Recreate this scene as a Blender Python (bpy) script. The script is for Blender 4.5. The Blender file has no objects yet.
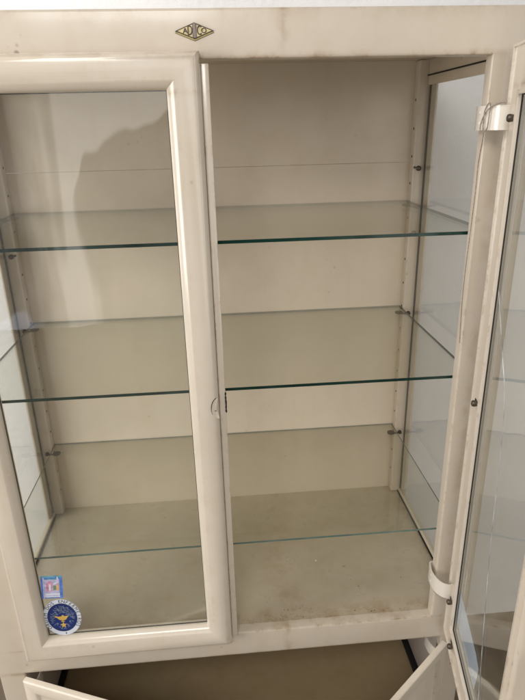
import bpy, bmesh, math, random
from mathutils import Vector, Matrix
random.seed(7)
C = bpy.context.scene.collection
R = math.radians
PI = math.pi

# ------------------------------------------------------------------ materials
def nodes(name):
    m = bpy.data.materials.new(name); m.use_nodes = True
    nt = m.node_tree; nt.nodes.clear()
    out = nt.nodes.new('ShaderNodeOutputMaterial')
    def N(t, **kw):
        n = nt.nodes.new(t)
        for k, v in kw.items():
            if k in n.inputs: n.inputs[k].default_value = v
            else: setattr(n, k, v)
        return n
    return m, nt, out, N, nt.links.new

def ramp(N, stops):
    r = N('ShaderNodeValToRGB')
    e = r.color_ramp.elements
    while len(e) < len(stops): e.new(0.5)
    for el, (p, c) in zip(e, stops):
        el.position = p; el.color = (c[0], c[1], c[2], 1) if isinstance(c, tuple) else (c, c, c, 1)
    return r

def math_n(N, L, op, a, b=None, clamp=False):
    n = N('ShaderNodeMath', operation=op, use_clamp=clamp)
    for i, v in enumerate((a, b)):
        if v is None: continue
        if isinstance(v, (int, float)): n.inputs[i].default_value = v
        else: L(v, n.inputs[i])
    return n.outputs[0]

def paint(name, base, rough=0.33, grime=0.35, spots=0.5, edge=None, chips=0.0, bump=0.06, coat=0.25, wear=0.0, dent=0.0):
    """old stove enamel: uneven yellowing, smudges, small chips; edge=(axis, value, reach, strength) puts grime along a real edge"""
    m, nt, out, N, L = nodes(name)
    geo = N('ShaderNodeNewGeometry')
    p = geo.outputs['Position']
    big = N('ShaderNodeTexNoise', Scale=3.1, Detail=4.0); L(p, big.inputs['Vector'])
    mid = N('ShaderNodeTexNoise', Scale=17.0, Detail=6.0, Roughness=0.65); L(p, mid.inputs['Vector'])
    fine = N('ShaderNodeTexNoise', Scale=90.0, Detail=5.0); L(p, fine.inputs['Vector'])
    c0 = ramp(N, [(0.3, tuple(x * 0.94 for x in base)), (0.7, tuple(min(1, x * 1.03) for x in base))]); L(big.outputs['Fac'], c0.inputs['Fac'])
    yel = N('ShaderNodeMixRGB', blend_type='MULTIPLY'); L(c0.outputs['Color'], yel.inputs['Color1'])
    yel.inputs['Color2'].default_value = (0.86, 0.80, 0.70, 1)
    r1 = ramp(N, [(0.45, 0.0), (0.75, 1.0)]); L(mid.outputs['Fac'], r1.inputs['Fac'])
    L(math_n(N, L, 'MULTIPLY', r1.outputs['Color'], grime * 0.6), yel.inputs['Fac'])
    # small dark specks
    vor = N('ShaderNodeTexVoronoi', Scale=46.0, Randomness=1.0); L(p, vor.inputs['Vector'])
    r2 = ramp(N, [(0.0, 1.0), (0.10, 1.0), (0.20, 0.0)]); L(vor.outputs['Distance'], r2.inputs['Fac'])
    gate = ramp(N, [(0.60, 0.0), (0.70, 1.0)]); 
    gn = N('ShaderNodeTexNoise', Scale=9.0, Detail=3.0); L(p, gn.inputs['Vector']); L(gn.outputs['Fac'], gate.inputs['Fac'])
    sp = math_n(N, L, 'MULTIPLY', r2.outputs['Color'], gate.outputs['Color'])
    col = N('ShaderNodeMixRGB'); L(yel.outputs['Color'], col.inputs['Color1']); col.inputs['Color2'].default_value = (0.23, 0.17, 0.11, 1)
    L(math_n(N, L, 'MULTIPLY', sp, spots), col.inputs['Fac'])
    last = col
    if edge:
        for (ax, val, reach, st) in edge:
            sep = N('ShaderNodeSeparateXYZ'); L(p, sep.inputs[0])
            d = math_n(N, L, 'ABSOLUTE', math_n(N, L, 'SUBTRACT', sep.outputs['XYZ'.index(ax)], val))
            f = math_n(N, L, 'SUBTRACT', 1.0, math_n(N, L, 'DIVIDE', d, reach), True)
            f = math_n(N, L, 'POWER', f, 1.6)
            rr = ramp(N, [(0.47, 0.0), (0.60, 1.0)]); L(mid.outputs['Fac'], rr.inputs['Fac'])
            n2 = math_n(N, L, 'ADD', math_n(N, L, 'MULTIPLY', rr.outputs['Color'], 0.8), 0.2)
            f = math_n(N, L, 'MULTIPLY', math_n(N, L, 'MULTIPLY', f, n2), st, True)
            mx = N('ShaderNodeMixRGB'); L(last.outputs['Color'], mx.inputs['Color1']); mx.inputs['Color2'].default_value = (0.30, 0.185, 0.09, 1)
            L(f, mx.inputs['Fac']); last = mx
    # long faint vertical runs and wipe marks
    mp = N('ShaderNodeMapping'); mp.inputs['Scale'].default_value = (30.0, 30.0, 2.2); L(p, mp.inputs['Vector'])
    st_ = N('ShaderNodeTexNoise', Scale=1.0, Detail=4.0, Roughness=0.6); L(mp.outputs[0], st_.inputs['Vector'])
    sr = ramp(N, [(0.52, 0.0), (0.80, 1.0)]); L(st_.outputs['Fac'], sr.inputs['Fac'])
    mx = N('ShaderNodeMixRGB', blend_type='MULTIPLY'); L(last.outputs['Color'], mx.inputs['Color1']); mx.inputs['Color2'].default_value = (0.80, 0.71, 0.58, 1)
    L(math_n(N, L, 'MULTIPLY', sr.outputs['Color'], grime * 0.35), mx.inputs['Fac']); last = mx
    if wear:
        bv = N('ShaderNodeBevel'); bv.samples = 4; bv.inputs['Radius'].default_value = 0.004
        dt = N('ShaderNodeVectorMath', operation='DOT_PRODUCT'); L(bv.outputs[0], dt.inputs[0]); L(geo.outputs['True Normal'], dt.inputs[1])
        e = ramp(N, [(0.010, 0.0), (0.10, 1.0)]); L(math_n(N, L, 'SUBTRACT', 1.0, dt.outputs['Value'], True), e.inputs['Fac'])
        wn = N('ShaderNodeTexNoise', Scale=34.0, Detail=5.0, Roughness=0.7); L(p, wn.inputs['Vector'])
        wr = ramp(N, [(0.52, 0.0), (0.62, 1.0)]); L(wn.outputs['Fac'], wr.inputs['Fac'])
        mx = N('ShaderNodeMixRGB'); L(last.outputs['Color'], mx.inputs['Color1']); mx.inputs['Color2'].default_value = (0.20, 0.13, 0.075, 1)
        L(math_n(N, L, 'MULTIPLY', math_n(N, L, 'MULTIPLY', e.outputs['Color'], wr.outputs['Color']), wear), mx.inputs['Fac']); last = mx
    b = N('ShaderNodeBsdfPrincipled')
    L(last.outputs['Color'], b.inputs['Base Color'])
    rg = ramp(N, [(0.3, rough * 0.8), (0.7, min(1, rough * 1.35))]); L(mid.outputs['Fac'], rg.inputs['Fac'])
    L(rg.outputs['Color'], b.inputs['Roughness'])
    b.inputs['Coat Weight'].default_value = coat; b.inputs['Coat Roughness'].default_value = 0.12
    bp = N('ShaderNodeBump', Strength=bump, Distance=0.004)
    hh_ = math_n(N, L, 'ADD', mid.outputs['Fac'], math_n(N, L, 'MULTIPLY', fine.outputs['Fac'], 0.35))
    if dent: hh_ = math_n(N, L, 'ADD', hh_, math_n(N, L, 'MULTIPLY', big.outputs['Fac'], dent))
    L(hh_, bp.inputs['Height'])
    L(bp.outputs['Normal'], b.inputs['Normal'])
    L(b.outputs[0], out.inputs[0])
    return m

def simple(name, col, rough=0.5, metal=0.0, var=0.15, scale=40, bump=0.0):
    m, nt, out, N, L = nodes(name)
    tc = N('ShaderNodeTexCoord')
    n = N('ShaderNodeTexNoise', Scale=scale, Detail=4.0); L(tc.outputs['Object'], n.inputs['Vector'])
    r = ramp(N, [(0.3, tuple(c * (1 - var) for c in col)), (0.7, tuple(min(1, c * (1 + var)) for c in col))]); L(n.outputs['Fac'], r.inputs['Fac'])
    b = N('ShaderNodeBsdfPrincipled', Roughness=rough, Metallic=metal); L(r.outputs['Color'], b.inputs['Base Color'])
    if bump:
        bp = N('ShaderNodeBump', Strength=bump, Distance=0.002); L(n.outputs['Fac'], bp.inputs['Height']); L(bp.outputs['Normal'], b.inputs['Normal'])
    L(b.outputs[0], out.inputs[0])
    return m

def clear_glass(name, tint, r0=0.045, wave=0.0, wscale=5.0, haze=0.0, hazecol=(0.7, 0.7, 0.68)):
    """thin pane: transmits straight through with a tint, mirrors by Schlick's law on both faces"""
    m, nt, out, N, L = nodes(name)
    geo = N('ShaderNodeNewGeometry')
    dot = N('ShaderNodeVectorMath', operation='DOT_PRODUCT'); L(geo.outputs['Incoming'], dot.inputs[0]); L(geo.outputs['Normal'], dot.inputs[1])
    a = math_n(N, L, 'ABSOLUTE', dot.outputs['Value'])
    s = math_n(N, L, 'POWER', math_n(N, L, 'SUBTRACT', 1.0, a, True), 5.0)
    F = math_n(N, L, 'ADD', math_n(N, L, 'MULTIPLY', s, 1 - r0), r0, True)
    tr = N('ShaderNodeBsdfTransparent'); tr.inputs['Color'].default_value = (*tint, 1)
    gl = N('ShaderNodeBsdfGlossy', Roughness=0.012)
    gl.inputs['Color'].default_value = (0.96, 0.97, 0.96, 1)
    if wave:
        mp = N('ShaderNodeMapping'); mp.inputs['Scale'].default_value = (2.6, 2.6, 0.55)
        L(geo.outputs['Position'], mp.inputs['Vector'])
        n = N('ShaderNodeTexNoise', Scale=wscale, Detail=1.5); L(mp.outputs[0], n.inputs['Vector'])
        bp = N('ShaderNodeBump', Strength=1.0, Distance=wave); L(n.outputs['Fac'], bp.inputs['Height']); L(bp.outputs['Normal'], gl.inputs['Normal'])
    base = tr
    if haze:
        hn = N('ShaderNodeTexNoise', Scale=14.0, Detail=6.0, Roughness=0.7); L(geo.outputs['Position'], hn.inputs['Vector'])
        hr = ramp(N, [(0.35, 0.25), (0.75, 1.0)]); L(hn.outputs['Fac'], hr.inputs['Fac'])
        df = N('ShaderNodeBsdfDiffuse'); df.inputs['Color'].default_value = (*hazecol, 1)
        hx = N('ShaderNodeMixShader'); L(math_n(N, L, 'MULTIPLY', hr.outputs['Color'], haze), hx.inputs[0]); L(tr.outputs[0], hx.inputs[1]); L(df.outputs[0], hx.inputs[2])
        base = hx
    mx = N('ShaderNodeMixShader'); L(F, mx.inputs[0]); L(base.outputs[0], mx.inputs[1]); L(gl.outputs[0], mx.inputs[2])
    L(mx.outputs[0], out.inputs[0])
    return m

CREAM = (0.64, 0.565, 0.47)
M = {}
M['cream'] = paint('cream_enamel', CREAM, wear=0.5)
M['header'] = paint('cream_enamel_header', (0.60, 0.53, 0.435), grime=0.55, wear=0.6, dent=6.0, edge=[('Z', 1.0470, 0.010, 0.95), ('Z', -0.0602, 0.008, 0.6), ('Z', 0.0, 0.005, 0.4), ('X', 0.428, 0.016, 0.30), ('Z', 1.110, 0.022, 0.30), ('X', 0.105, 0.014, 0.45)], spots=0.75)
M['sill'] = paint('cream_enamel_rail', (0.68, 0.60, 0.49), grime=0.55, wear=0.6, edge=[('Z', 0.0, 0.006, 0.6), ('Z', -0.061, 0.008, 0.7)], spots=0.7)
M['door'] = paint('cream_enamel_door', (0.68, 0.605, 0.505), rough=0.21, grime=0.5, coat=0.55, bump=0.05, dent=3.0, wear=0.45, spots=0.6, edge=[('Z', 1.003, 0.008, 0.55), ('Z', 1.053, 0.012, 0.35), ('Z', -0.003, 0.006, 0.4)])
M['post'] = paint('cream_enamel_post', (0.67, 0.585, 0.485), grime=0.7, wear=0.4, edge=[('X', 0.428, 0.022, 0.50)])
M['inside'] = paint('cream_enamel_inside', (0.72, 0.625, 0.505), rough=0.42, grime=0.45, spots=0.25, coat=0.1, bump=0.05, dent=5.0)
M['floor'] = paint('cream_enamel_cabinet_floor', (0.50, 0.435, 0.33), rough=0.30, grime=0.9, spots=0.7, edge=[('Y', 0.012, 0.06, 0.95), ('X', 0.462, 0.05, 0.45), ('X', 0.11, 0.07, 0.28)], coat=0.3)
M['lower'] = paint('cream_enamel_lower_door', (0.72, 0.64, 0.53), rough=0.3, grime=0.4, wear=0.35)
M['brown'] = paint('brown_lower_floor', (0.44, 0.34, 0.20), rough=0.45, grime=0.8, spots=0.3, coat=0.0)
M['lowside'] = paint('greyed_enamel_inside', (0.62, 0.55, 0.50), rough=0.45, coat=0.0)
M['black'] = simple('black_rubber_and_gap', (0.012, 0.011, 0.010), 0.7)  # gasket rubber, also the black of strips drawn for dark gaps
M['hole'] = simple('dark_hole', (0.02, 0.016, 0.012), 0.9)
M['steel'] = simple('dull_steel', (0.42, 0.40, 0.37), 0.32, 1.0)
M['dsteel'] = simple('dark_tarnished_steel', (0.13, 0.11, 0.09), 0.45, 0.8)
M['band'] = paint('white_hinge_enamel', (0.78, 0.725, 0.64), rough=0.18, grime=0.15, spots=0.2, coat=0.6)
M['pane'] = clear_glass('door_glass', (0.975, 0.98, 0.972), wave=0.0013, wscale=4.0, haze=0.03)
M['side'] = clear_glass('side_glass', (0.965, 0.97, 0.962), wave=0.001, haze=0.03)
M['shelf'] = clear_glass('shelf_glass', (0.935, 0.935, 0.905), r0=0.05, haze=0.02, hazecol=(0.6, 0.6, 0.56))
M['crack'] = simple('glass_crack_edge', (0.36, 0.37, 0.37), 0.25, var=0.7, scale=25)
M['rust'] = simple('rust_crumbs', (0.26, 0.16, 0.075), 0.9, var=0.5)
M['fleck'] = simple('white_paint_fleck', (0.8, 0.78, 0.72), 0.6)
M['string'] = simple('grey_brown_string', (0.30, 0.24, 0.20), 0.9, var=0.4, scale=300)
# polished shelf edge, deep green
def edge_glass():
    m, nt, out, N, L = nodes('shelf_edge_glass')
    tc = N('ShaderNodeTexCoord'); n = N('ShaderNodeTexNoise', Scale=14.0, Detail=3.0); L(tc.outputs['Object'], n.inputs['Vector'])
    r = ramp(N, [(0.3, (0.003, 0.018, 0.014)), (0.7, (0.009, 0.045, 0.034))]); L(n.outputs['Fac'], r.inputs['Fac'])
    b = N('ShaderNodeBsdfPrincipled', Roughness=0.16, IOR=1.5); L(r.outputs['Color'], b.inputs['Base Color'])
    L(b.outputs[0], out.inputs[0]); return m
M['sedge'] = edge_glass()
def edge_glass2():
    m, nt, out, N, L = nodes('pale_shelf_edge_glass')
    tc = N('ShaderNodeTexCoord'); n = N('ShaderNodeTexNoise', Scale=14.0, Detail=3.0); L(tc.outputs['Object'], n.inputs['Vector'])
    r = ramp(N, [(0.3, (0.075, 0.13, 0.115)), (0.7, (0.15, 0.21, 0.18))]); L(n.outputs['Fac'], r.inputs['Fac'])
    b = N('ShaderNodeBsdfPrincipled', Roughness=0.16, IOR=1.5); L(r.outputs['Color'], b.inputs['Base Color'])
    L(b.outputs[0], out.inputs[0]); return m
M['sedge_pale'] = edge_glass2()
M['sedge_back'] = simple('ground_shelf_edge', (0.30, 0.30, 0.26), 0.5)
# stucco wall
def stucco():
    m, nt, out, N, L = nodes('white_stucco')
    geo = N('ShaderNodeNewGeometry')
    n = N('ShaderNodeTexNoise', Scale=55.0, Detail=7.0, Roughness=0.6); L(geo.outputs['Position'], n.inputs['Vector'])
    b2 = N('ShaderNodeTexNoise', Scale=4.0, Detail=3.0); L(geo.outputs['Position'], b2.inputs['Vector'])
    r = ramp(N, [(0.3, (0.80, 0.80, 0.80)), (0.7, (0.88, 0.88, 0.88))]); L(b2.outputs['Fac'], r.inputs['Fac'])
    b = N('ShaderNodeBsdfPrincipled', Roughness=0.85); L(r.outputs['Color'], b.inputs['Base Color'])
    bp = N('ShaderNodeBump', Strength=0.35, Distance=0.006); L(n.outputs['Fac'], bp.inputs['Height']); L(bp.outputs['Normal'], b.inputs['Normal'])
    L(b.outputs[0], out.inputs[0]); return m
M['wall'] = stucco()
def tilefloor():
    m, nt, out, N, L = nodes('brown_floor')
    geo = N('ShaderNodeNewGeometry')
    n = N('ShaderNodeTexNoise', Scale=8.0, Detail=7.0, Roughness=0.6); L(geo.outputs['Position'], n.inputs['Vector'])
    r = ramp(N, [(0.3, (0.10, 0.075, 0.045)), (0.7, (0.17, 0.13, 0.085))]); L(n.outputs['Fac'], r.inputs['Fac'])
    b = N('ShaderNodeBsdfPrincipled', Roughness=0.5); L(r.outputs['Color'], b.inputs['Base Color'])
    L(b.outputs[0], out.inputs[0]); return m
M['ground'] = tilefloor()
# sticker and badge inks
M['ink_white'] = simple('sticker_white', (0.66, 0.71, 0.80), 0.35, var=0.05)
M['ink_navy'] = simple('sticker_navy', (0.012, 0.03, 0.15), 0.35)
M['ink_gold'] = simple('sticker_gold', (0.62, 0.40, 0.10), 0.35)
M['ink_grey'] = simple('sticker_blue_grey', (0.24, 0.29, 0.38), 0.4, var=0.4, scale=200)
M['ink_black'] = simple('sticker_black', (0.03, 0.03, 0.05), 0.5)
M['ink_blue'] = simple('sticker_blue', (0.10, 0.21, 0.58), 0.3, var=0.35, scale=160)
M['ink_teal'] = simple('sticker_teal', (0.12, 0.33, 0.42), 0.35, var=0.3, scale=160)
M['ink_lilac'] = simple('sticker_lilac', (0.50, 0.47, 0.66), 0.35, var=0.25, scale=160)
M['ink_pink'] = simple('sticker_pink', (0.55, 0.27, 0.38), 0.35, var=0.3, scale=160)
M['ink_green'] = simple('sticker_green', (0.16, 0.26, 0.16), 0.35, var=0.3)
M['ink_orange'] = simple('sticker_orange', (0.70, 0.42, 0.22), 0.35, var=0.2)
M['ink_film'] = simple('sticker_pale_blue_film', (0.58, 0.69, 0.86), 0.35, var=0.12, scale=18)
M['plate_gold'] = simple('badge_old_gold', (0.42, 0.34, 0.13), 0.4, 0.35, var=0.25, scale=200)
M['plate_dark'] = simple('badge_dark_brown', (0.055, 0.040, 0.022), 0.5, 0.0, var=0.3, scale=200)
M['plate_grey'] = simple('badge_grey', (0.22, 0.18, 0.17), 0.45, 0.2, var=0.3, scale=200)
M['plate_cream'] = simple('badge_cream_gold', (0.60, 0.50, 0.27), 0.4, 0.1, var=0.2, scale=200)

# ------------------------------------------------------------------ mesh helpers
def add_box(bm, x0, x1, y0, y1, z0, z1, bev=0.0, seg=2, mi=0, mat=None):
    t = bmesh.new()
    vs = [t.verts.new((x, y, z)) for z in (z0, z1) for y in (y0, y1) for x in (x0, x1)]
    for f in ((0, 2, 3, 1), (4, 5, 7, 6), (0, 1, 5, 4), (2, 6, 7, 3), (0, 4, 6, 2), (1, 3, 7, 5)):
        t.faces.new([vs[i] for i in f])
    if bev: bmesh.ops.bevel(t, geom=t.edges[:], offset=bev, segments=seg, affect='EDGES', profile=0.5)
    merge(bm, t, mi, mat)

def merge(bm, t, mi=None, mat=None):
    mp = {}
    for v in t.verts: mp[v] = bm.verts.new(mat @ v.co if mat else v.co)
    for f in t.faces:
        try: nf = bm.faces.new([mp[v] for v in f.verts])
        except ValueError: continue
        nf.material_index = f.material_index if mi is None else mi
        nf.smooth = f.smooth
    t.free()

def add_tube(bm, pts, r, n=8, mi=0, caps=True):
    pts = [Vector(p) for p in pts]; rings = []
    up = Vector((0.31, 0.2, 0.93))
    for i, p in enumerate(pts):
        d = (pts[min(i + 1, len(pts) - 1)] - pts[max(i - 1, 0)]).normalized()
        a = d.cross(up)
        if a.length < 1e-3: a = d.cross(Vector((1, 0, 0)))
        a.normalize(); b = d.cross(a)
        rr = r[i] if isinstance(r, (list, tuple)) else r
        rings.append([bm.verts.new(p + rr * (math.cos(2 * PI * k / n) * a + math.sin(2 * PI * k / n) * b)) for k in range(n)])
    for q, w in zip(rings, rings[1:]):
        for k in range(n):
            f = bm.faces.new((q[k], q[(k + 1) % n], w[(k + 1) % n], w[k])); f.material_index = mi; f.smooth = True
    if caps:
        for q in (rings[0], rings[-1]):
            f = bm.faces.new(q); f.material_index = mi

def add_poly(bm, pts, mi=0):
    f = bm.faces.new([bm.verts.new(p) for p in pts]); f.material_index = mi; return f

def add_frame(bm, w0, w1, z0, z1, prof, mi=0):
    """closed profile [(inset, y)] swept round a rectangle with mitred corners"""
    rings = []
    for t, y in prof:
        rings.append([bm.verts.new(p) for p in ((w0 + t, y, z0 + t), (w1 - t, y, z0 + t), (w1 - t, y, z1 - t), (w0 + t, y, z1 - t))])
    n = len(prof)
    for i in range(n):
        q, w = rings[i], rings[(i + 1) % n]
        for k in range(4):
            f = bm.faces.new((q[k], q[(k + 1) % 4], w[(k + 1) % 4], w[k])); f.material_index = mi

def sm(pts, sub=6):
    """Catmull-Rom through points"""
    P = [Vector(p) for p in pts]; out = []
    for i in range(len(P) - 1):
        a, b, c, d = P[max(i - 1, 0)], P[i], P[i + 1], P[min(i + 2, len(P) - 1)]
        for k in range(sub):
            t = k / sub
            out.append(0.5 * ((2 * b) + (-a + c) * t + (2 * a - 5 * b + 4 * c - d) * t * t + (-a + 3 * b - 3 * c + d) * t ** 3))
    out.append(P[-1]); return out

def obj(name, bm, mats, parent=None, loc=(0, 0, 0), rotz=0.0, smooth=35):
    bmesh.ops.recalc_face_normals(bm, faces=bm.faces[:])
    me = bpy.data.meshes.new(name); bm.to_mesh(me); bm.free()
    for m in (mats if isinstance(mats, list) else [mats]): me.materials.append(m)
    if smooth:
        me.shade_smooth(); me.set_sharp_from_angle(angle=R(smooth))
    o = bpy.data.objects.new(name, me); C.objects.link(o)
    o.location = loc; o.rotation_euler = (0, 0, rotz)
    if parent: o.parent = parent
    return o

def tag(o, label, cat, group=None):
    o['label'] = label; o['category'] = cat
    if group: o['group'] = group
    return o

def letter(ch, size):
    cu = bpy.data.curves.new('txt', 'FONT'); cu.body = ch; cu.size = size; cu.align_x = 'CENTER'; cu.align_y = 'CENTER'
    cu.resolution_u = 3
    o = bpy.data.objects.new('txt', cu); C.objects.link(o)
    dg = bpy.context.evaluated_depsgraph_get(); dg.update()
    me = bpy.data.meshes.new_from_object(o.evaluated_get(dg))
    t = bmesh.new(); t.from_mesh(me)
    bpy.data.objects.remove(o); bpy.data.curves.remove(cu); bpy.data.meshes.remove(me)
    return t

# ------------------------------------------------------------------ setting
bm = bmesh.new(); add_poly(bm, [(-4, 0.56, -0.62), (4, 0.56, -0.62), (4, 0.56, 2.2), (-4, 0.56, 2.2)])
w = obj('wall', bm, M['wall'], smooth=0); w['kind'] = 'structure'
bm = bmesh.new(); add_poly(bm, [(-4, -4, -0.62), (4, -4, -0.62), (4, 0.6, -0.62), (-4, 0.6, -0.62)])
g = obj('floor', bm, M['ground'], smooth=0); g['kind'] = 'structure'

# ------------------------------------------------------------------ cabinet
D = 0.4649
BASE = Vector((0, 0.23, -0.62))
cab = bpy.data.objects.new('medical_cabinet', None); C.objects.link(cab); cab.location = BASE; cab.empty_display_size = 0.1
tag(cab, 'old cream steel display cabinet with glass doors, the right one open, against white wall', 'cabinet')
def part(name, bm, mats, smooth=35, label=None, parent=None):
    o = obj(name, bm, mats, parent or cab, loc=(-BASE if parent is None else (0, 0, 0)), smooth=smooth)
    if label: o['label'] = label
    return o
XO = 0.482
# top and welded front frame
bm = bmesh.new(); add_box(bm, -XO + 0.004, XO - 0.004, 0.0205, 0.49, 1.0905, 1.1046, 0.004)
part('top_panel', bm, M['cream'])
XB = [-XO, -0.43, -0.4, 0.4048, 0.432, XO]; ZB = [-0.62, -0.0602, 0.0, 1.0456, 1.1076]
def solid(i, k):
    if i in (0, 4): return True
    if i in (1, 3): return k >= 1
    return k in (1, 3)
t = bmesh.new(); gv = {}
def V(i, k):
    if (i, k) not in gv: gv[i, k] = t.verts.new((XB[i], 0.0, ZB[k]))
    return gv[i, k]
for i in range(5):
    for k in range(4):
        if solid(i, k): t.faces.new((V(i, k), V(i + 1, k), V(i + 1, k + 1), V(i, k + 1)))
bd_e = [e for e in t.edges if len(e.link_faces) == 1]
ex = bmesh.ops.extrude_edge_only(t, edges=bd_e)
for v in [g for g in ex['geom'] if isinstance(g, bmesh.types.BMVert)]: v.co.y = 0.0202
bmesh.ops.recalc_face_normals(t, faces=t.faces[:])
bmesh.ops.bevel(t, geom=[e for e in t.edges if len(e.link_faces) == 2 and e.calc_face_angle(0) > 0.5 and max(v.co.y for v in e.verts) < 0.001], offset=0.0045, segments=3, affect='EDGES', profile=0.5)
bm = bmesh.new(); merge(bm, t, 0)
header = part('front_frame', bm, M['header'])
# ceiling inside
bm = bmesh.new(); add_box(bm, -0.468, 0.468, 0.0225, D - 0.001, 1.0845, 1.0895)
part('ceiling_panel', bm, M['inside'])
# back
bm = bmesh.new(); add_box(bm, -0.47, 0.47, D - 0.0006, D + 0.004, 0.8770, 1.09)
add_box(bm, -0.47, 0.47, D, D + 0.004, -0.40, 0.8765, 0.0006, 1)
part('back_panel', bm, M['inside'])
# front posts
for s in (-1, 1):
    bm = bmesh.new()
    x0, x1 = sorted((s * 0.4765, s * (XO - .0005)))
    add_box(bm, x0, x1, 0.0204, 0.055, -0.62, 1.0890, 0.002)
    part('front_post', bm, M['post'])
    # rear post, L section
    bm = bmesh.new()
    x0, x1 = sorted((s * 0.449, s * 0.4768)); add_box(bm, x0, x1, 0.437, D - 0.0005, 0.0005, 1.0838, 0.003, 3)
    x0, x1 = sorted((s * 0.4764, s * (XO - .0005))); add_box(bm, x0, x1, 0.405, 0.49, -0.62, 1.09, 0.002)
    rp = part('rear_post', bm, M['post'])
    # side rails + channel
    bm = bmesh.new()
    x0, x1 = sorted((s * 0.4695, s * 0.4762))
    x0, x1 = sorted((s * 0.4695, s * 0.4768)); x2, x3 = sorted((s * 0.4764, s * (XO - .0005)))
    add_box(bm, x0, x1, 0.0205, 0.4368, 1.034, 1.0840, 0.0015); add_box(bm, x2, x3, 0.0545, 0.4055, 1.036, 1.09, 0.002)
    part('side_rail', bm, M['inside'])
    bm = bmesh.new(); add_box(bm, x0, x1, 0.0205, 0.4368, -0.012, 0.010, 0.0015); add_box(bm, x2, x3, 0.0545, 0.4055, -0.06, 0.008, 0.002)
    part('side_rail', bm, M['inside'])
    x0, x1 = sorted((s * 0.4668, s * 0.4694))
    bm = bmesh.new(); add_box(bm, x0, x1, 0.021, 0.4366, 1.0520, 1.0545)
    part('gap_line', bm, M['black'], smooth=0)  # black strip standing in for the dark gap under the ceiling
    bm = bmesh.new(); add_box(bm, x0, x1, 0.021, 0.4366, 0.0005, 0.004)
    part('gap_line', bm, M['black'], smooth=0)  # black strip drawing the dark line along the floor's side
    bm = bmesh.new(); x0, x1 = sorted((s * 0.4735, s * 0.4764)); add_box(bm, x0, x1, 0.4325, 0.4366, 0.0102, 1.0338)
    part('gap_line', bm, M['black'], smooth=0)  # black strip standing in for the dark gap between post and pane
    bm = bmesh.new(); x0, x1 = sorted((s * 0.472, s * 0.4748)); add_box(bm, x0, x1, 0.0205, 0.4323, 0.0102, 1.0338)
    part('side_pane', bm, M['side'], smooth=0)
    # lower compartment side
    bm = bmesh.new(); x0, x1 = sorted((s * 0.4705, s * 0.4762)); add_box(bm, x0, x1, 0.021, 0.4370, -0.40, -0.0125, 0.001)
    part('lower_side_panel', bm, M['lowside'])
    bm = bmesh.new(); x0, x1 = sorted((s * 0.455, s * 0.4702)); add_box(bm, x0, x1, 0.021, 0.4364, -0.384, -0.374, 0.002)
    part('floor_side_strip', bm, M['black'])  # black strip where the lower floor meets the side panel
    # holes in the rear post face and its inner side
    for k in range(17):
        z = 0.07 + k * 0.0585
        bm = bmesh.new(); add_tube(bm, [(s * 0.4492, 0.450, z), (s * 0.4486, 0.450, z)], 0.0028, 8)
        part('peg_hole', bm, M['hole'], parent=rp)
# floor of the upper compartment with real crumbs of rust
bm = bmesh.new(); add_box(bm, -0.4690, 0.4690, 0.0225, D - 0.0006, -0.010, -0.001)
def blot(cx, cy, r, mi, z=0.0005):
    n = 9; ph = random.random() * 6; ax = random.uniform(0.5, 1.0); rt = random.random() * 3
    pts = []
    for k in range(n):
        a = 2 * PI * k / n; rr = r * random.uniform(0.65, 1.2)
        x, y = rr * math.cos(a), rr * ax * math.sin(a)
        pts.append((cx + x * math.cos(rt) - y * math.sin(rt), cy + x * math.sin(rt) + y * math.cos(rt), z))
    add_poly(bm, pts, mi)
for (x, y, r) in ((0.275, 0.098, 0.0030), (0.251, 0.032, 0.0022), (0.285, 0.026, 0.0028), (0.292, 0.028, 0.0018), (0.311, 0.026, 0.0022), (0.318, 0.031, 0.0014),
                  (0.347, 0.026, 0.0018), (0.376, 0.115, 0.0018), (0.262, 0.12, 0.0012), (0.30, 0.06, 0.001)):
    blot(x, y, r, 1)
for k in range(48):
    blot(random.gauss(0.105, 0.035), 0.026 + abs(random.gauss(0.0, 0.018)), random.uniform(0.0005, 0.0016), 1)
for k in range(40):
    blot(random.uniform(0.02, 0.39), 0.024 + abs(random.gauss(0, 0.008)), random.uniform(0.0004, 0.0013), 1)
for k in range(25):
    blot(random.uniform(-0.40, -0.05), random.uniform(0.03, 0.4), random.uniform(0.0004, 0.001), 1)
blot(0.194, 0.188, 0.0032, 2)
part('floor_panel', bm, [M['floor'], M['rust'], M['fleck']], smooth=0)
bm = bmesh.new(); add_box(bm, -0.4298, 0.4298, 0.0010, 0.0222, -0.0595, -0.0003, 0.001)
part('bottom_rail', bm, M['sill'])
# lower compartment floor, base
bm = bmesh.new(); add_box(bm, -0.4700, 0.4700, 0.003, D - 0.0005, -0.395, -0.3845)
part('lower_floor_panel', bm, M['brown'])
bm = bmesh.new(); add_box(bm, -0.4295, 0.4295, 0.0, 0.0025, -0.44, -0.385, 0.001)
part('lower_rail', bm, M['cream'])

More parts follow.
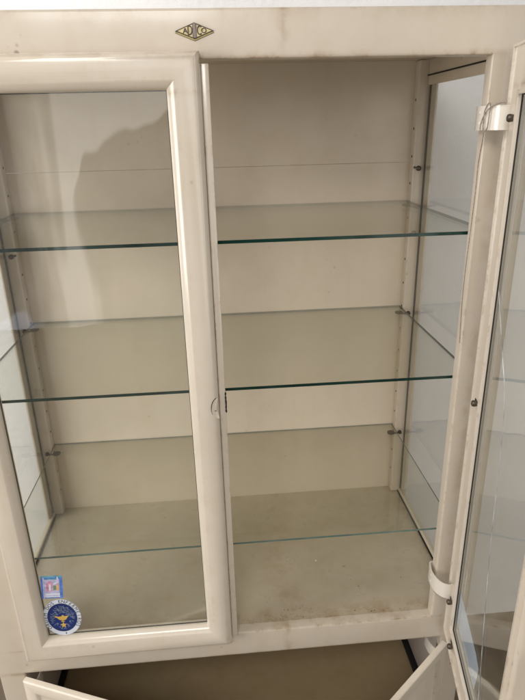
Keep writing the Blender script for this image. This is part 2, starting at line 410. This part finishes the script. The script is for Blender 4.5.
# maker's badge on the header
bm = bmesh.new()
cx, cz, hw, hh = -0.0150, 1.0800, 0.0262, 0.0100
def rh(cx, cz, hw, hh, y): return [(cx - hw, y, cz), (cx, y, cz - hh), (cx + hw, y, cz), (cx, y, cz + hh)]
def slab(cx, cz, hw, hh, y0, y1, mi):
    a = [bm.verts.new(p) for p in rh(cx, cz, hw, hh, y0)]; b = [bm.verts.new(p) for p in rh(cx, cz, hw, hh, y1)]
    f = bm.faces.new(b); f.material_index = mi
    for k in range(4):
        f = bm.faces.new((a[k], a[(k + 1) % 4], b[(k + 1) % 4], b[k])); f.material_index = mi
slab(cx, cz - 0.0022, hw, hh, -0.0002, -0.0010, 1)         # lower lip, reads as the badge's thickness
slab(cx, cz - 0.0022, hw * 0.965, hh * 0.955, -0.0010, -0.0012, 0)
slab(cx, cz - 0.0002, hw, hh, -0.0012, -0.0018, 1)
slab(cx, cz - 0.0002, hw * 0.875, hh * 0.855, -0.0018, -0.0021, 3)
def bar(x0, x1, z0, z1, mi, y=-0.0024): add_box(bm, cx + x0, cx + x1, y - 0.0003, y + 0.0002, cz + z0, cz + z1, mi=mi)
RX = Matrix.Rotation(PI / 2, 4, 'X')
for ch, dx, w, h, mi in (('A', -0.0125, 1.05, 0.0064, 1), ('D', -0.0062, 0.58, 0.0122, 1), ('C', 0.0062, 0.58, 0.0118, 1), ('O', 0.0125, 1.05, 0.0064, 1)):
    t = letter(ch, h * 1.40); t2 = t.copy(); merge(bm, t2, mi, Matrix.Translation((cx + dx + 0.00045, -0.0026, cz - 0.0004)) @ RX @ Matrix.Diagonal((w, 1, 1, 1)))
    merge(bm, t, mi, Matrix.Translation((cx + dx, -0.0027, cz - 0.0002)) @ RX @ Matrix.Diagonal((w, 1, 1, 1)))
bar(-0.0020, 0.0020, -0.0085, 0.0085, 2, -0.0025); bar(-0.0027, -0.0020, -0.0080, 0.0080, 1); bar(0.0020, 0.0027, -0.0080, 0.0080, 1)
bd = part('maker_badge', bm, [M['plate_gold'], M['plate_dark'], M['plate_grey'], M['plate_cream']], smooth=0, parent=header)
bd['label'] = 'rhombus badge in old gold with dark ADICO lettering'

# shelf clips: screw on the post, arm and pad under the glass
ZS = (0.7916, 0.5348, 0.2011)
def clip_bm(s, z, y):
    bm = bmesh.new()
    yf = y
    add_tube(bm, [(s * 0.462, yf, z - 0.012), (s * 0.462, yf - 0.006, z - 0.012)], [0.0050, 0.0042], 12)
    add_tube(bm, sm([(s * 0.462, yf - 0.004, z - 0.012), (s * 0.452, yf - 0.007, z - 0.011), (s * 0.442, yf - 0.012, z - 0.009)], 4), 0.0022, 8)
    add_tube(bm, [(s * 0.434, yf - 0.014, z - 0.0095), (s * 0.434, yf - 0.014, z - 0.0065), (s * 0.434, yf - 0.014, z - 0.0035)], [0.004, 0.0095, 0.0100], 14)
    return bm
for z in ZS:
    for s in (-1, 1):
        part('shelf_clip', clip_bm(s, z, 0.4368), M['dsteel'])
# spare thumbscrews left in the posts
for s, z in ((1, 0.864), (-1, 0.70)):
    bm = bmesh.new(); add_tube(bm, [(s * 0.461, 0.437, z), (s * 0.461, 0.432, z), (s * 0.461, 0.430, z)], [0.0055, 0.0055, 0.003], 12)
    add_tube(bm, [(s * 0.4525, 0.4366, z + 0.002), (s * 0.4525, 0.4362, z + 0.002)], 0.003, 8)
    part('thumbscrew', bm, M['dsteel'])

# ------------------------------------------------------------------ glass doors
Z0, Z1, WD = -0.0065, 1.0548, 0.3990
TI_ = 0.0475
OUT = [(0.000, 0.003), (0.000, -0.0095), (0.0008, -0.0125), (0.0024, -0.0155), (0.0048, -0.0180), (0.0080, -0.0199), (0.0120, -0.0211)]
OUT += [(0.0165 + (TI_ - 0.0165) * math.sin(a), -0.0032 - 0.0184 * math.cos(a)) for a in [R(5 + 85 * k / 11) for k in range(12)]]
PROF = OUT + [(TI_, 0.0078), (TI_ - 0.0012, 0.0085), (TI_ - 0.005, 0.0085), (TI_ - 0.006, 0.0005), (0.0040, 0.0005), (0.0030, 0.003)]
PROF_WIDE = OUT + [(TI_, -0.0006), (0.064, -0.0004), (0.065, 0.0000), (0.065, 0.0068), (0.0638, 0.0075), (0.0595, 0.0075), (0.0585, 0.0005), (0.0040, 0.0005), (0.0030, 0.003)]
def band_hinge(pts, z0, z1, th=0.0022):
    bm = bmesh.new()
    P = sm(pts, 6); rows = []
    for i, p in enumerate(P):
        d = (P[min(i + 1, len(P) - 1)] - P[max(i - 1, 0)]).normalized(); n = Vector((-d.y, d.x, 0)) * th / 2
        rows.append([bm.verts.new((q.x, q.y, z)) for q, z in ((p - n, z0), (p + n, z0), (p + n, z1), (p - n, z1))])
    for a, b in zip(rows, rows[1:]):
        for k in range(4): bm.faces.new((a[k], a[(k + 1) % 4], b[(k + 1) % 4], b[k]))
    bm.faces.new(rows[0]); bm.faces.new(rows[-1])
    for fz in (0.28, 0.72):                                     # rivet heads on the visible leg
        p = P[int(len(P) * 0.40)]; d = (P[int(len(P) * 0.40) + 1] - p).normalized(); n = Vector((-d.y, d.x, 0))
        for sg in (1, -1):
            c = Vector((p.x, p.y, z0 + (z1 - z0) * fz)) + n * sg * th / 2
            add_tube(bm, [c - n * sg * 0.0004, c + n * sg * 0.0006, c + n * sg * 0.0011], [0.0026, 0.0024, 0.0012], 10)
    return bm
def thumb_bm(x, z, s):
    bm = bmesh.new()
    add_box(bm, x - s * 0.0105 - 0.0045, x - s * 0.0105 + 0.0045, 0.0003, 0.0012, z - 0.0030, z + 0.0030, mi=1)
    add_tube(bm, [(x - s * 0.006, 0.0006, z), (x - s * 0.006, 0.0010, z)], 0.0030, 12, mi=1)
    add_tube(bm, [(x, 0.0003, z), (x, 0.0030, z), (x, 0.0070, z), (x, 0.0095, z), (x, 0.0105, z)], [0.0036, 0.0050, 0.0056, 0.0045, 0.0020], 14)
    return bm
def glass_door(s, loc, rot, label, WD=0.3990):
    """s = +1: hinged at its left end (local x runs right); s = -1 mirrored"""
    bm = bmesh.new()
    a, b = (0, WD) if s > 0 else (-WD, 0)
    add_frame(bm, a, b, Z0, Z1, PROF if s > 0 else PROF_WIDE)
    if s > 0:                                                   # overlapping strip on the closing edge
        add_box(bm, WD + 0.0012, WD + 0.0120, -0.0015, 0.0035, 0.0005, 1.0400, 0.0012, 2)
        add_box(bm, WD - 0.0030, WD + 0.0016, 0.0015, 0.0030, 0.0005, 1.0400)
    door = obj('glass_door', bm, M['door'], cab, loc=Vector(loc) - BASE, rotz=rot); door['label'] = label
    bm = bmesh.new(); x0, x1 = sorted((s * (TI_ - 0.0004), s * (WD - TI_ + 0.0004))); add_box(bm, x0, x1, -0.0031, -0.0008, Z0 + TI_ - 0.0004, Z1 - TI_ + 0.0004)
    pane = obj('pane', bm, M['pane'], door, smooth=0)
    gt = TI_ + 0.0001 if s > 0 else 0.0651
    bm = bmesh.new(); add_frame(bm, *sorted((s * 0.0, s * WD)), Z0, Z1, [(gt, 0.0002), (gt, 0.0022), (gt + 0.0009, 0.0022), (gt + 0.0009, 0.0002)])
    for v in bm.verts: pass
    obj('gasket', bm, M['black'], door, smooth=0)
    for x, z in ((0.036, 0.961), (0.033, 0.522), (0.030, 0.092), (0.072, 0.024), (0.20, 0.022), (0.330, 0.022), (WD - 0.026, 0.961), (WD - 0.026, 0.520), (WD - 0.026, 0.092), (0.1, 1.03), (0.3, 1.03)):
        if s > 0: continue
        obj('thumbscrew', thumb_bm(s * x, z, s), [M['dsteel'], M['hole']], door)
    return door
# left door closed
LX = 0.4140
WD = LX - 0.0106
ldoor = glass_door(1, (-LX, -0.0045, 0), 0, 'closed left glass door carrying two stickers', WD)
# right door open
ANG = R(78.5)
PX, PY = 0.424, -0.026
rdoor = glass_door(-1, (PX, PY, 0), ANG, 'right glass door standing wide open with a cracked pane')
def from_world(door, loc, ang):
    inv = (Matrix.Translation(loc) @ Matrix.Rotation(ang, 4, 'Z')).inverted()
    return lambda p: inv @ Vector(p)
# band hinges of the open door (world points around the jamb)
f = from_world(rdoor, (PX, PY, 0), ANG)
HP = [(0.4160, 0.0225, 0), (0.4020, 0.0235, 0), (0.3965, 0.0120, 0), (0.3945, -0.0060, 0), (0.3975, -0.0240, 0), (0.4055, -0.0370, 0), (0.4160, -0.0420, 0), (0.4245, -0.0410, 0)]
for zc in (0.962, 0.106):
    o = obj('band_hinge', band_hinge([f(p) for p in HP], zc - 0.0165, zc + 0.0165), M['band'], rdoor)
# hinges of the left door: only the barrel behind the stile
f2 = from_world(ldoor, (-LX, -0.0045, 0), 0)
for zc in (0.962, 0.106):
    o = obj('band_hinge', band_hinge([f2(p) for p in [(-0.4200, 0.0225, 0), (-0.3975, 0.0235, 0), (-0.3925, 0.0120, 0), (-0.3930, 0.0040, 0), (-0.3975, -0.0012, 0), (-0.4040, -0.0028, 0)]], zc - 0.0165, zc + 0.0165), M['band'], ldoor)
# lock plate on the closing stile of the left door: half round plate, its outline scratched dark
bm = bmesh.new()
lx, lz = WD - 0.0012, 0.5235
def ys(t): return -0.0180 - 0.0036 * min(1, max(0, (t - 0.0045) / 0.009))
arc = [(lx - 0.0115 * math.sin(a), lz + 0.0190 * math.cos(a)) for a in [PI * 1.05 * k / 22 for k in range(23)]]
ctr = bm.verts.new((lx - 0.003, ys(0.0042) - 0.0010, lz))
top = [bm.verts.new((x, ys(WD - x) - 0.0004, z)) for x, z in arc]
for a, b in zip(top, top[1:]): bm.faces.new((ctr, a, b))
add_tube(bm, [(x, ys(WD - x) - 0.0004, z) for x, z in arc[1:15]], [0.0002 + 0.0006 * abs(math.sin(PI * k / 13 + 0.3)) for k in range(14)], 6, mi=1)
add_tube(bm, [(lx - 0.0045, ys(0.0057) - 0.0014, lz - 0.004 + 0.0002 * k) for k in range(4)], [0.0012, 0.0016, 0.0016, 0.0008], 8, mi=1)
obj('lock_plate', bm, [M['door'], M['hole']], ldoor)
bm = bmesh.new()
pts = [(WD + 0.0121 + random.uniform(-.0002, .0003), -0.0014 + random.uniform(-.0006, .0006), 0.545 - k * 0.0036) for k in range(12)]
add_tube(bm, pts, [0.0005 + 0.0012 * abs(math.sin(k * 1.7)) for k in range(12)], 6)
obj('worn_edge', bm, M['hole'], ldoor)

# stickers on the left pane ------------------------------------------------
SX, SZ = (-0.4096, -0.0045), 0
YS = -0.0034                                                     # door-local, just proud of the pane
def L2(x, z): return (x + LX, z)
def disc(bm, cx, cz, rx, rz, y, mi, n=48, tilt=0.0):
    add_poly(bm, [(cx + rx * math.cos(2 * PI * k / n), y, cz + rz * math.sin(2 * PI * k / n)) for k in range(n)], mi)
bm = bmesh.new()
cx, cz = L2(-0.3335, 0.0870); rx, rz = 0.0355, 0.0448
TI = R(4)
def disc2(k, y, mi): disc(bm, cx, cz, rx * k, rz * k, y, mi)
disc2(1.0, YS, 0); disc2(0.965, YS - 0.0001, 0); disc2(0.785, YS - 0.0003, 4); disc2(0.765, YS - 0.0004, 1)
txt = 'ORDEM DOS ENFERMEIROS'
n = len(txt)
for i, ch in enumerate(txt):
    if ch == ' ': continue
    a = R(214) - i * R(248) / (n - 1)
    t = letter(ch, 0.0105)
    px, pz = cx + rx * 0.885 * math.cos(a), cz + rz * 0.885 * math.sin(a)
    tang = math.atan2(rz * math.cos(a), -rx * math.sin(a)) + PI
    merge(bm, t, 4, Matrix.Translation((px, YS - 0.0004, pz)) @ RX @ Matrix.Rotation(tang, 4, 'Z') @ Matrix.Diagonal((0.95, 0.95, 1, 1)))
disc(bm, cx + 0.002, cz - rz * 0.885, 0.0013, 0.0018, YS - 0.0004, 4, 10)
# wreath: blue grey strokes inside the navy field
for k in range(150):
    a = random.uniform(R(-10), R(190)) if k < 115 else random.uniform(R(190), R(350)); q = random.uniform(0.28, 0.66) if k < 115 else random.uniform(0.42, 0.62)
    px, pz = cx + rx * q * math.cos(a), cz + rz * q * math.sin(a)
    th = a + random.uniform(-0.9, 0.9); l = random.uniform(0.0012, 0.0026); wv = 0.00045
    dx, dz = l * math.cos(th), l * math.sin(th); nx, nz = -wv * math.sin(th), wv * math.cos(th)
    add_poly(bm, [(px - dx - nx, YS - 0.0005, pz - dz - nz), (px + dx - nx, YS - 0.0005, pz + dz - nz), (px + dx + nx, YS - 0.0005, pz + dz + nz), (px - dx + nx, YS - 0.0005, pz - dz + nz)], 3)
# oil lamp and star
lamp = [(-0.0150, 0.0030), (-0.0105, 0.0018), (-0.0060, -0.0035), (0.0000, -0.0055), (0.0060, -0.0040), (0.0095, 0.0005), (0.0120, 0.0040), (0.0085, 0.0042), (0.0045, 0.0038), (0.0015, 0.0070), (-0.0015, 0.0040), (-0.0070, 0.0036), (-0.0120, 0.0052)]
add_poly(bm, [(cx + x, YS - 0.0006, cz - 0.001 + z * 1.15) for x, z in lamp], 2)
add_poly(bm, [(cx - 0.004, YS - 0.0006, cz - 0.0105), (cx + 0.004, YS - 0.0006, cz - 0.0105), (cx + 0.0015, YS - 0.0006, cz - 0.0075), (cx - 0.0015, YS - 0.0006, cz - 0.0075)], 2)
star = []
for k in range(10):
    rr = 0.0064 if k % 2 == 0 else 0.0030; a = PI / 2 + k * PI / 5
    star.append((cx + rr * math.cos(a), YS - 0.0006, cz - 0.0185 + rr * 1.25 * math.sin(a)))
add_poly(bm, star, 2)
o = obj('round_sticker', bm, [M['ink_white'], M['ink_navy'], M['ink_gold'], M['ink_grey'], M['ink_black']], ldoor, smooth=0)
o['label'] = 'round white and navy sticker with gold lamp and ring of letters'
bm = bmesh.new()
Q = [Vector((*L2(-0.3645, 0.1370), 0)), Vector((*L2(-0.3245, 0.1350), 0)), Vector((*L2(-0.3195, 0.1880), 0)), Vector((*L2(-0.3590, 0.1900), 0))]
def uv(u, v):
    p = Q[0] * (1 - u) * (1 - v) + Q[1] * u * (1 - v) + Q[2] * u * v + Q[3] * (1 - u) * v
    return p.x, p.y
def patch(pts, mi, lay):
    add_poly(bm, [(uv(u, v)[0], YS - 0.0001 * lay, uv(u, v)[1]) for u, v in pts], mi)
def rect(u0, v0, u1, v1, mi, lay): patch([(u0, v0), (u1, v0), (u1, v1), (u0, v1)], mi, lay)
rect(0, 0, 1, 1, 0, 1)
rect(0.0, 0.93, 1, 1.0, 2, 2); rect(0.10, 0.0, 0.16, 0.93, 3, 2)
rect(0.17, 0.05, 0.86, 0.86, 3, 3); rect(0.18, 0.05, 0.86, 0.10, 1, 4); rect(0.19, 0.15, 0.86, 0.23, 1, 4); rect(0.18, 0.84, 0.80, 0.88, 2, 4)
patch([(0.24, 0.30), (0.50, 0.28), (0.55, 0.70), (0.40, 0.78), (0.24, 0.66)], 4, 5)
patch([(0.36, 0.36), (0.46, 0.36), (0.46, 0.62), (0.38, 0.64)], 1, 6)
patch([(0.56, 0.36), (0.74, 0.40), (0.70, 0.56), (0.58, 0.58)], 5, 5)
patch([(0.70, 0.34), (0.84, 0.36), (0.80, 0.66), (0.72, 0.58)], 6, 6)
patch([(0.55, 0.60), (0.72, 0.66), (0.82, 0.72), (0.64, 0.70)], 1, 6)
patch([(0.20, 0.24), (0.84, 0.24), (0.84, 0.34), (0.60, 0.30), (0.40, 0.34), (0.20, 0.30)], 3, 7)
patch([(0.74, 0.86), (0.82, 0.84), (0.80, 0.96), (0.77, 0.98)], 1, 7)
o = obj('square_sticker', bm, [M['ink_blue'], M['ink_white'], M['ink_teal'], M['ink_lilac'], M['ink_pink'], M['ink_green'], M['ink_orange']], ldoor, smooth=0)
o['label'] = 'small square blue picture sticker above the round one'

# film sticker on the open door's pane (seen at a glancing angle) and the crack
bm = bmesh.new()
add_poly(bm, [(-0.058, -0.0036, 0.150), (-0.120, -0.0036, 0.148), (-0.190, -0.0036, 0.142), (-0.212, -0.0036, 0.134), (-0.210, -0.0036, 0.110), (-0.205, -0.0036, 0.078), (-0.120, -0.0036, 0.078), (-0.058, -0.0036, 0.080)])
o = obj('film_sticker', bm, M['ink_film'], rdoor, smooth=0); o['label'] = 'pale blue film sticker low on the open pane'
bm = bmesh.new()
cr = sm([(-0.0530, -0.0004, 0.735), (-0.075, -0.0004, 0.712), (-0.120, -0.0004, 0.650), (-0.160, -0.0004, 0.590), (-0.178, -0.0004, 0.50), (-0.186, -0.0004, 0.407), (-0.198, -0.0004, 0.32), (-0.213, -0.0004, 0.239), (-0.230, -0.0004, 0.155), (-0.243, -0.0004, 0.09), (-0.250, -0.0004, 0.049)], 8)
add_tube(bm, cr, 0.0005, 6)
obj('glass_crack', bm, M['crack'], rdoor)

# ------------------------------------------------------------------ panel doors below
def panel_door(s, loc, rot, label):
    bm = bmesh.new()
    w, h, th = 0.427, 0.330, 0.012
    x0, x1 = (0, w) if s > 0 else (-w, 0)
    z1, z0 = -0.0645, -0.0645 - h
    # outer shell with a pressed, raised field
    rings = []
    for t, y in ((0.0, 0.0), (0.0, -th + 0.003), (0.0012, -th + 0.0009), (0.003, -th), (0.024, -th), (0.027, -th + 0.0012), (0.031, -th + 0.005), (0.036, -th + 0.006), (0.050, -th + 0.0055), (0.066, -th + 0.001), (0.075, -th)):
        rings.append([bm.verts.new(p) for p in ((x0 + t, y, z0 + t), (x1 - t, y, z0 + t), (x1 - t, y, z1 - t), (x0 + t, y, z1 - t))])
    for q, r in zip(rings, rings[1:]):
        for k in range(4): bm.faces.new((q[k], q[(k + 1) % 4], r[(k + 1) % 4], r[k]))
    bm.faces.new(rings[0]); bm.faces.new(rings[-1])
    d = obj('panel_door', bm, M['lower'], cab, loc=Vector(loc) - BASE, rotz=rot); d['label'] = label
    f = from_world(d, loc, rot)
    for zc in (-0.105, -0.34):
        P = [(0.4690, 0.070), (0.447, 0.076), (0.427, 0.066), (0.4155, 0.044), (0.4140, 0.020), (0.4200, 0.0010), (0.4310, -0.0065)]
        obj('band_hinge', band_hinge([f((s * -1 * x, y, 0)) for x, y in P], zc - 0.014, zc + 0.014), M['band'], d)
    bm = bmesh.new(); kx = s * (w - 0.03); kz = -0.23
    add_tube(bm, [(kx, -th, kz), (kx, -th - 0.010, kz), (kx, -th - 0.016, kz), (kx, -th - 0.024, kz), (kx, -th - 0.027, kz)], [0.006, 0.005, 0.011, 0.011, 0.006], 16)
    obj('knob', bm, M['steel'], d)
    return d
panel_door(1, (-0.4290, -0.0025, 0), R(-21.5), 'left solid lower door standing ajar')
panel_door(-1, (0.4330, -0.0045, 0), R(39), 'right solid lower door standing half open')

# ------------------------------------------------------------------ shelves
LAB = {0: 'topmost glass shelf, edge dark green, at the height of the upper hinge', 1: 'middle glass shelf with dark green front edge', 2: 'lowest glass shelf, front edge paler green, just above the cabinet floor'}
for i, z in enumerate(ZS):
    th = 0.0055 if i < 2 else 0.0042
    t = bmesh.new(); add_box(t, -0.4475, 0.4475, 0.0305, D - 0.0010, z - th, z)
    bmesh.ops.recalc_face_normals(t, faces=t.faces[:]); t.normal_update()
    for fc in t.faces:
        c = fc.calc_center_median(); fc.material_index = 0 if abs(fc.normal.z) > 0.5 else (2 if fc.normal.y > 0.5 else 1)
    # leave the corner posts free
    o = obj('glass_shelf', t, [M['shelf'], M['sedge'] if i < 2 else M['sedge_pale'], M['sedge_back']], None, smooth=0)
    o.location = (0, 0, 0)
    tag(o, LAB[i], 'glass shelf', 'glass shelves in the cabinet')

# ------------------------------------------------------------------ string tied to the upper hinge
bm = bmesh.new()
ST = [(0.4065, -0.047, 0.982), (0.398, -0.040, 0.9805), (0.3905, -0.0285, 0.9745), (0.3872, -0.020, 0.9640), (0.3858, -0.016, 0.9500), (0.3865, -0.019, 0.9440), (0.3890, -0.026, 0.9440), (0.3905, -0.0290, 0.9500),
      (0.3910, -0.0295, 0.9640), (0.3915, -0.0290, 0.9795), (0.3905, -0.0235, 0.9808), (0.3880, -0.0200, 0.9700), (0.3878, -0.0205, 0.9520), (0.3885, -0.0230, 0.9440), (0.3905, -0.0180, 0.9300), (0.3935, -0.006, 0.900),
      (0.3950, -0.003, 0.860), (0.3940, -0.003, 0.800), (0.3925, -0.003, 0.740), (0.3925, -0.003, 0.690), (0.3945, -0.003, 0.640), (0.3960, -0.003, 0.610)]
add_tube(bm, sm([(x + 0.0043, y, z) for x, y, z in ST], 6), 0.0009, 6)
o = obj('string', bm, M['string']); tag(o, 'thin brown string knotted round the upper white hinge and hanging down the jamb', 'string')

# ------------------------------------------------------------------ light
wd = bpy.data.worlds.new('World'); bpy.context.scene.world = wd; wd.use_nodes = True
nt = wd.node_tree; nt.nodes.clear(); L = nt.links.new
def N(t, **kw):
    n = nt.nodes.new(t)
    for k, v in kw.items():
        if k in n.inputs: n.inputs[k].default_value = v
        else: setattr(n, k, v)
    return n
out = N('ShaderNodeOutputWorld'); bg = N('ShaderNodeBackground')
tc = N('ShaderNodeTexCoord'); sep = N('ShaderNodeSeparateXYZ'); L(tc.outputs['Generated'], sep.inputs[0])
# a plain room around: pale ceiling, dim floor, brighter to the left where the window is
zr = ramp(N, [(0.30, (0.24, 0.21, 0.18)), (0.50, (0.50, 0.48, 0.46)), (0.85, (0.62, 0.60, 0.58))])
L(math_n(N, L, 'ADD', math_n(N, L, 'MULTIPLY', sep.outputs['Z'], 0.5), 0.5), zr.inputs['Fac'])
xr = ramp(N, [(0.15, (1.30, 1.33, 1.38)), (0.5, (0.80, 0.79, 0.78)), (0.9, (0.85, 0.84, 0.82))])
L(math_n(N, L, 'ADD', math_n(N, L, 'MULTIPLY', sep.outputs['X'], 0.5), 0.5), xr.inputs['Fac'])
mu = N('ShaderNodeMixRGB', blend_type='MULTIPLY'); mu.inputs['Fac'].default_value = 1
L(zr.outputs['Color'], mu.inputs['Color1']); L(xr.outputs['Color'], mu.inputs['Color2'])
ay = math_n(N, L, 'MAXIMUM', math_n(N, L, 'MULTIPLY', sep.outputs['Y'], -1.0), 0.02)
u = math_n(N, L, 'DIVIDE', sep.outputs['X'], ay); v = math_n(N, L, 'DIVIDE', sep.outputs['Z'], ay)
def sstep(x, a, b):
    n = N('ShaderNodeMapRange', interpolation_type='SMOOTHSTEP'); n.inputs['From Min'].default_value = a; n.inputs['From Max'].default_value = b
    L(x, n.inputs['Value']); return n.outputs['Result']
back = sstep(sep.outputs['Y'], -0.25, -0.45)
# the lit pale wall of the room behind the camera
lit = math_n(N, L, 'MULTIPLY', math_n(N, L, 'MULTIPLY', sstep(u, -0.275, -0.262), sstep(u, 0.7, 0.3)), math_n(N, L, 'MULTIPLY', sstep(v, -0.55, -0.20), sstep(v, 0.55, 0.30)))
lw = N('ShaderNodeMixRGB'); L(math_n(N, L, 'MULTIPLY', lit, back), lw.inputs['Fac']); L(mu.outputs['Color'], lw.inputs['Color1']); lw.inputs['Color2'].default_value = (4.3, 4.1, 3.9, 1)
# the person taking the picture darkens the middle of the room behind the camera
au = math_n(N, L, 'ABSOLUTE', u)
side = sstep(au, 0.245, 0.225)
sh = math_n(N, L, 'ADD', v, math_n(N, L, 'MULTIPLY', au, 0.40))
sh = math_n(N, L, 'ADD', sh, math_n(N, L, 'MULTIPLY', math_n(N, L, 'POWER', math_n(N, L, 'MULTIPLY', au, 4.4), 8.0), 0.05))
should = sstep(sh, 0.066, 0.054)
person = math_n(N, L, 'MULTIPLY', math_n(N, L, 'MULTIPLY', side, should), back)
dk = N('ShaderNodeMixRGB'); L(person, dk.inputs['Fac']); L(lw.outputs['Color'], dk.inputs['Color1']); dk.inputs['Color2'].default_value = (0.05, 0.045, 0.04, 1)
# dim curtain to the far left of the pane's reflection
cur = math_n(N, L, 'MULTIPLY', math_n(N, L, 'MULTIPLY', sstep(u, -0.262, -0.275), sstep(u, -0.75, -0.55)), back)
dk2 = N('ShaderNodeMixRGB'); L(math_n(N, L, 'MULTIPLY', cur, 0.75), dk2.inputs['Fac']); L(dk.outputs['Color'], dk2.inputs['Color1']); fold = N('ShaderNodeTexNoise', Scale=1.0, Detail=2.0); cmb = N('ShaderNodeCombineXYZ'); L(math_n(N, L, 'MULTIPLY', u, 34.0), cmb.inputs[0]); L(math_n(N, L, 'MULTIPLY', v, 7.0), cmb.inputs[1]); L(cmb.outputs[0], fold.inputs['Vector'])
fr = ramp(N, [(0.40, (0.22, 0.18, 0.22)), (0.62, (1.7, 1.55, 1.5))]); L(fold.outputs['Fac'], fr.inputs['Fac']); L(fr.outputs['Color'], dk2.inputs['Color2'])
# sheets of paper lying on a table back there
q1 = math_n(N, L, 'ADD', u, math_n(N, L, 'MULTIPLY', v, 0.55)); q2 = math_n(N, L, 'SUBTRACT', v, math_n(N, L, 'MULTIPLY', u, 0.50))
pap = math_n(N, L, 'MULTIPLY', math_n(N, L, 'MULTIPLY', sstep(q1, -0.60, -0.585), sstep(q1, -0.500, -0.515)), math_n(N, L, 'MULTIPLY', sstep(q2, -0.158, -0.150), sstep(q2, -0.112, -0.120)))
dk3 = N('ShaderNodeMixRGB'); L(math_n(N, L, 'MULTIPLY', pap, back), dk3.inputs['Fac']); L(dk2.outputs['Color'], dk3.inputs['Color1']); dk3.inputs['Color2'].default_value = (2.6, 2.9, 3.6, 1)
dk2 = dk3
L(dk2.outputs['Color'], bg.inputs['Color']); bg.inputs['Strength'].default_value = 0.39
L(bg.outputs[0], out.inputs[0])

def area(name, loc, target, sx, sy, power, col):
    l = bpy.data.lights.new(name, 'AREA'); l.shape = 'RECTANGLE'; l.size = sx; l.size_y = sy; l.energy = power; l.color = col
    o = bpy.data.objects.new(name, l); C.objects.link(o); o.location = loc
    o.rotation_euler = (Vector(target) - Vector(loc)).to_track_quat('-Z', 'Y').to_euler(); return o
area('window_light', (-2.1, -1.1, 0.75), (0, 0.2, 0.3), 1.1, 1.3, 31, (1.0, 0.97, 0.93))
area('ceiling_light', (-0.4, -2.0, 2.2), (0, 0.2, 0.3), 0.9, 0.7, 23, (1.0, 0.96, 0.91))

area('right_fill', (2.5, -1.3, 1.3), (1.0, 0.56, 0.1), 1.2, 1.2, 10, (1.0, 0.98, 0.96))  # added fill that brightens the wall on the right, no real lamp
area('wall_fill', (-1.7, -0.25, 2.3), (-0.2, 0.56, 0.5), 0.8, 0.6, 25, (1.0, 1.0, 1.0))  # added fill from upper left to brighten the wall, no real opening

# ------------------------------------------------------------------ camera
cam = bpy.data.cameras.new('camera'); co = bpy.data.objects.new('camera', cam); C.objects.link(co)
r = Vector((0.9962301964060801, -0.08362358537800943, -0.02307578248358715)); u_ = Vector((0.051717566753864325, 0.35896427477580367, 0.931917347581716)); fw = Vector((0.06964688835664266, 0.9295976255365588, -0.3619358583216497))
m4 = Matrix(((r.x, u_.x, -fw.x, 0.0006), (r.y, u_.y, -fw.y, -0.8755), (r.z, u_.z, -fw.z, 0.9552), (0, 0, 0, 1)))
co.matrix_world = m4
cam.sensor_fit = 'HORIZONTAL'; cam.sensor_width = 36; cam.lens = 36 * 569.963 / 525; cam.clip_start = 0.02; cam.clip_end = 100
sc = bpy.context.scene; sc.camera = co
sc.view_settings.view_transform = 'Standard'; sc.view_settings.look = 'None'; sc.view_settings.exposure = 0
sc.cycles.max_bounces = 12; sc.cycles.transparent_max_bounces = 24; sc.cycles.glossy_bounces = 6; sc.cycles.use_denoising = True
sc.render.resolution_x = 768; sc.render.resolution_y = 1024
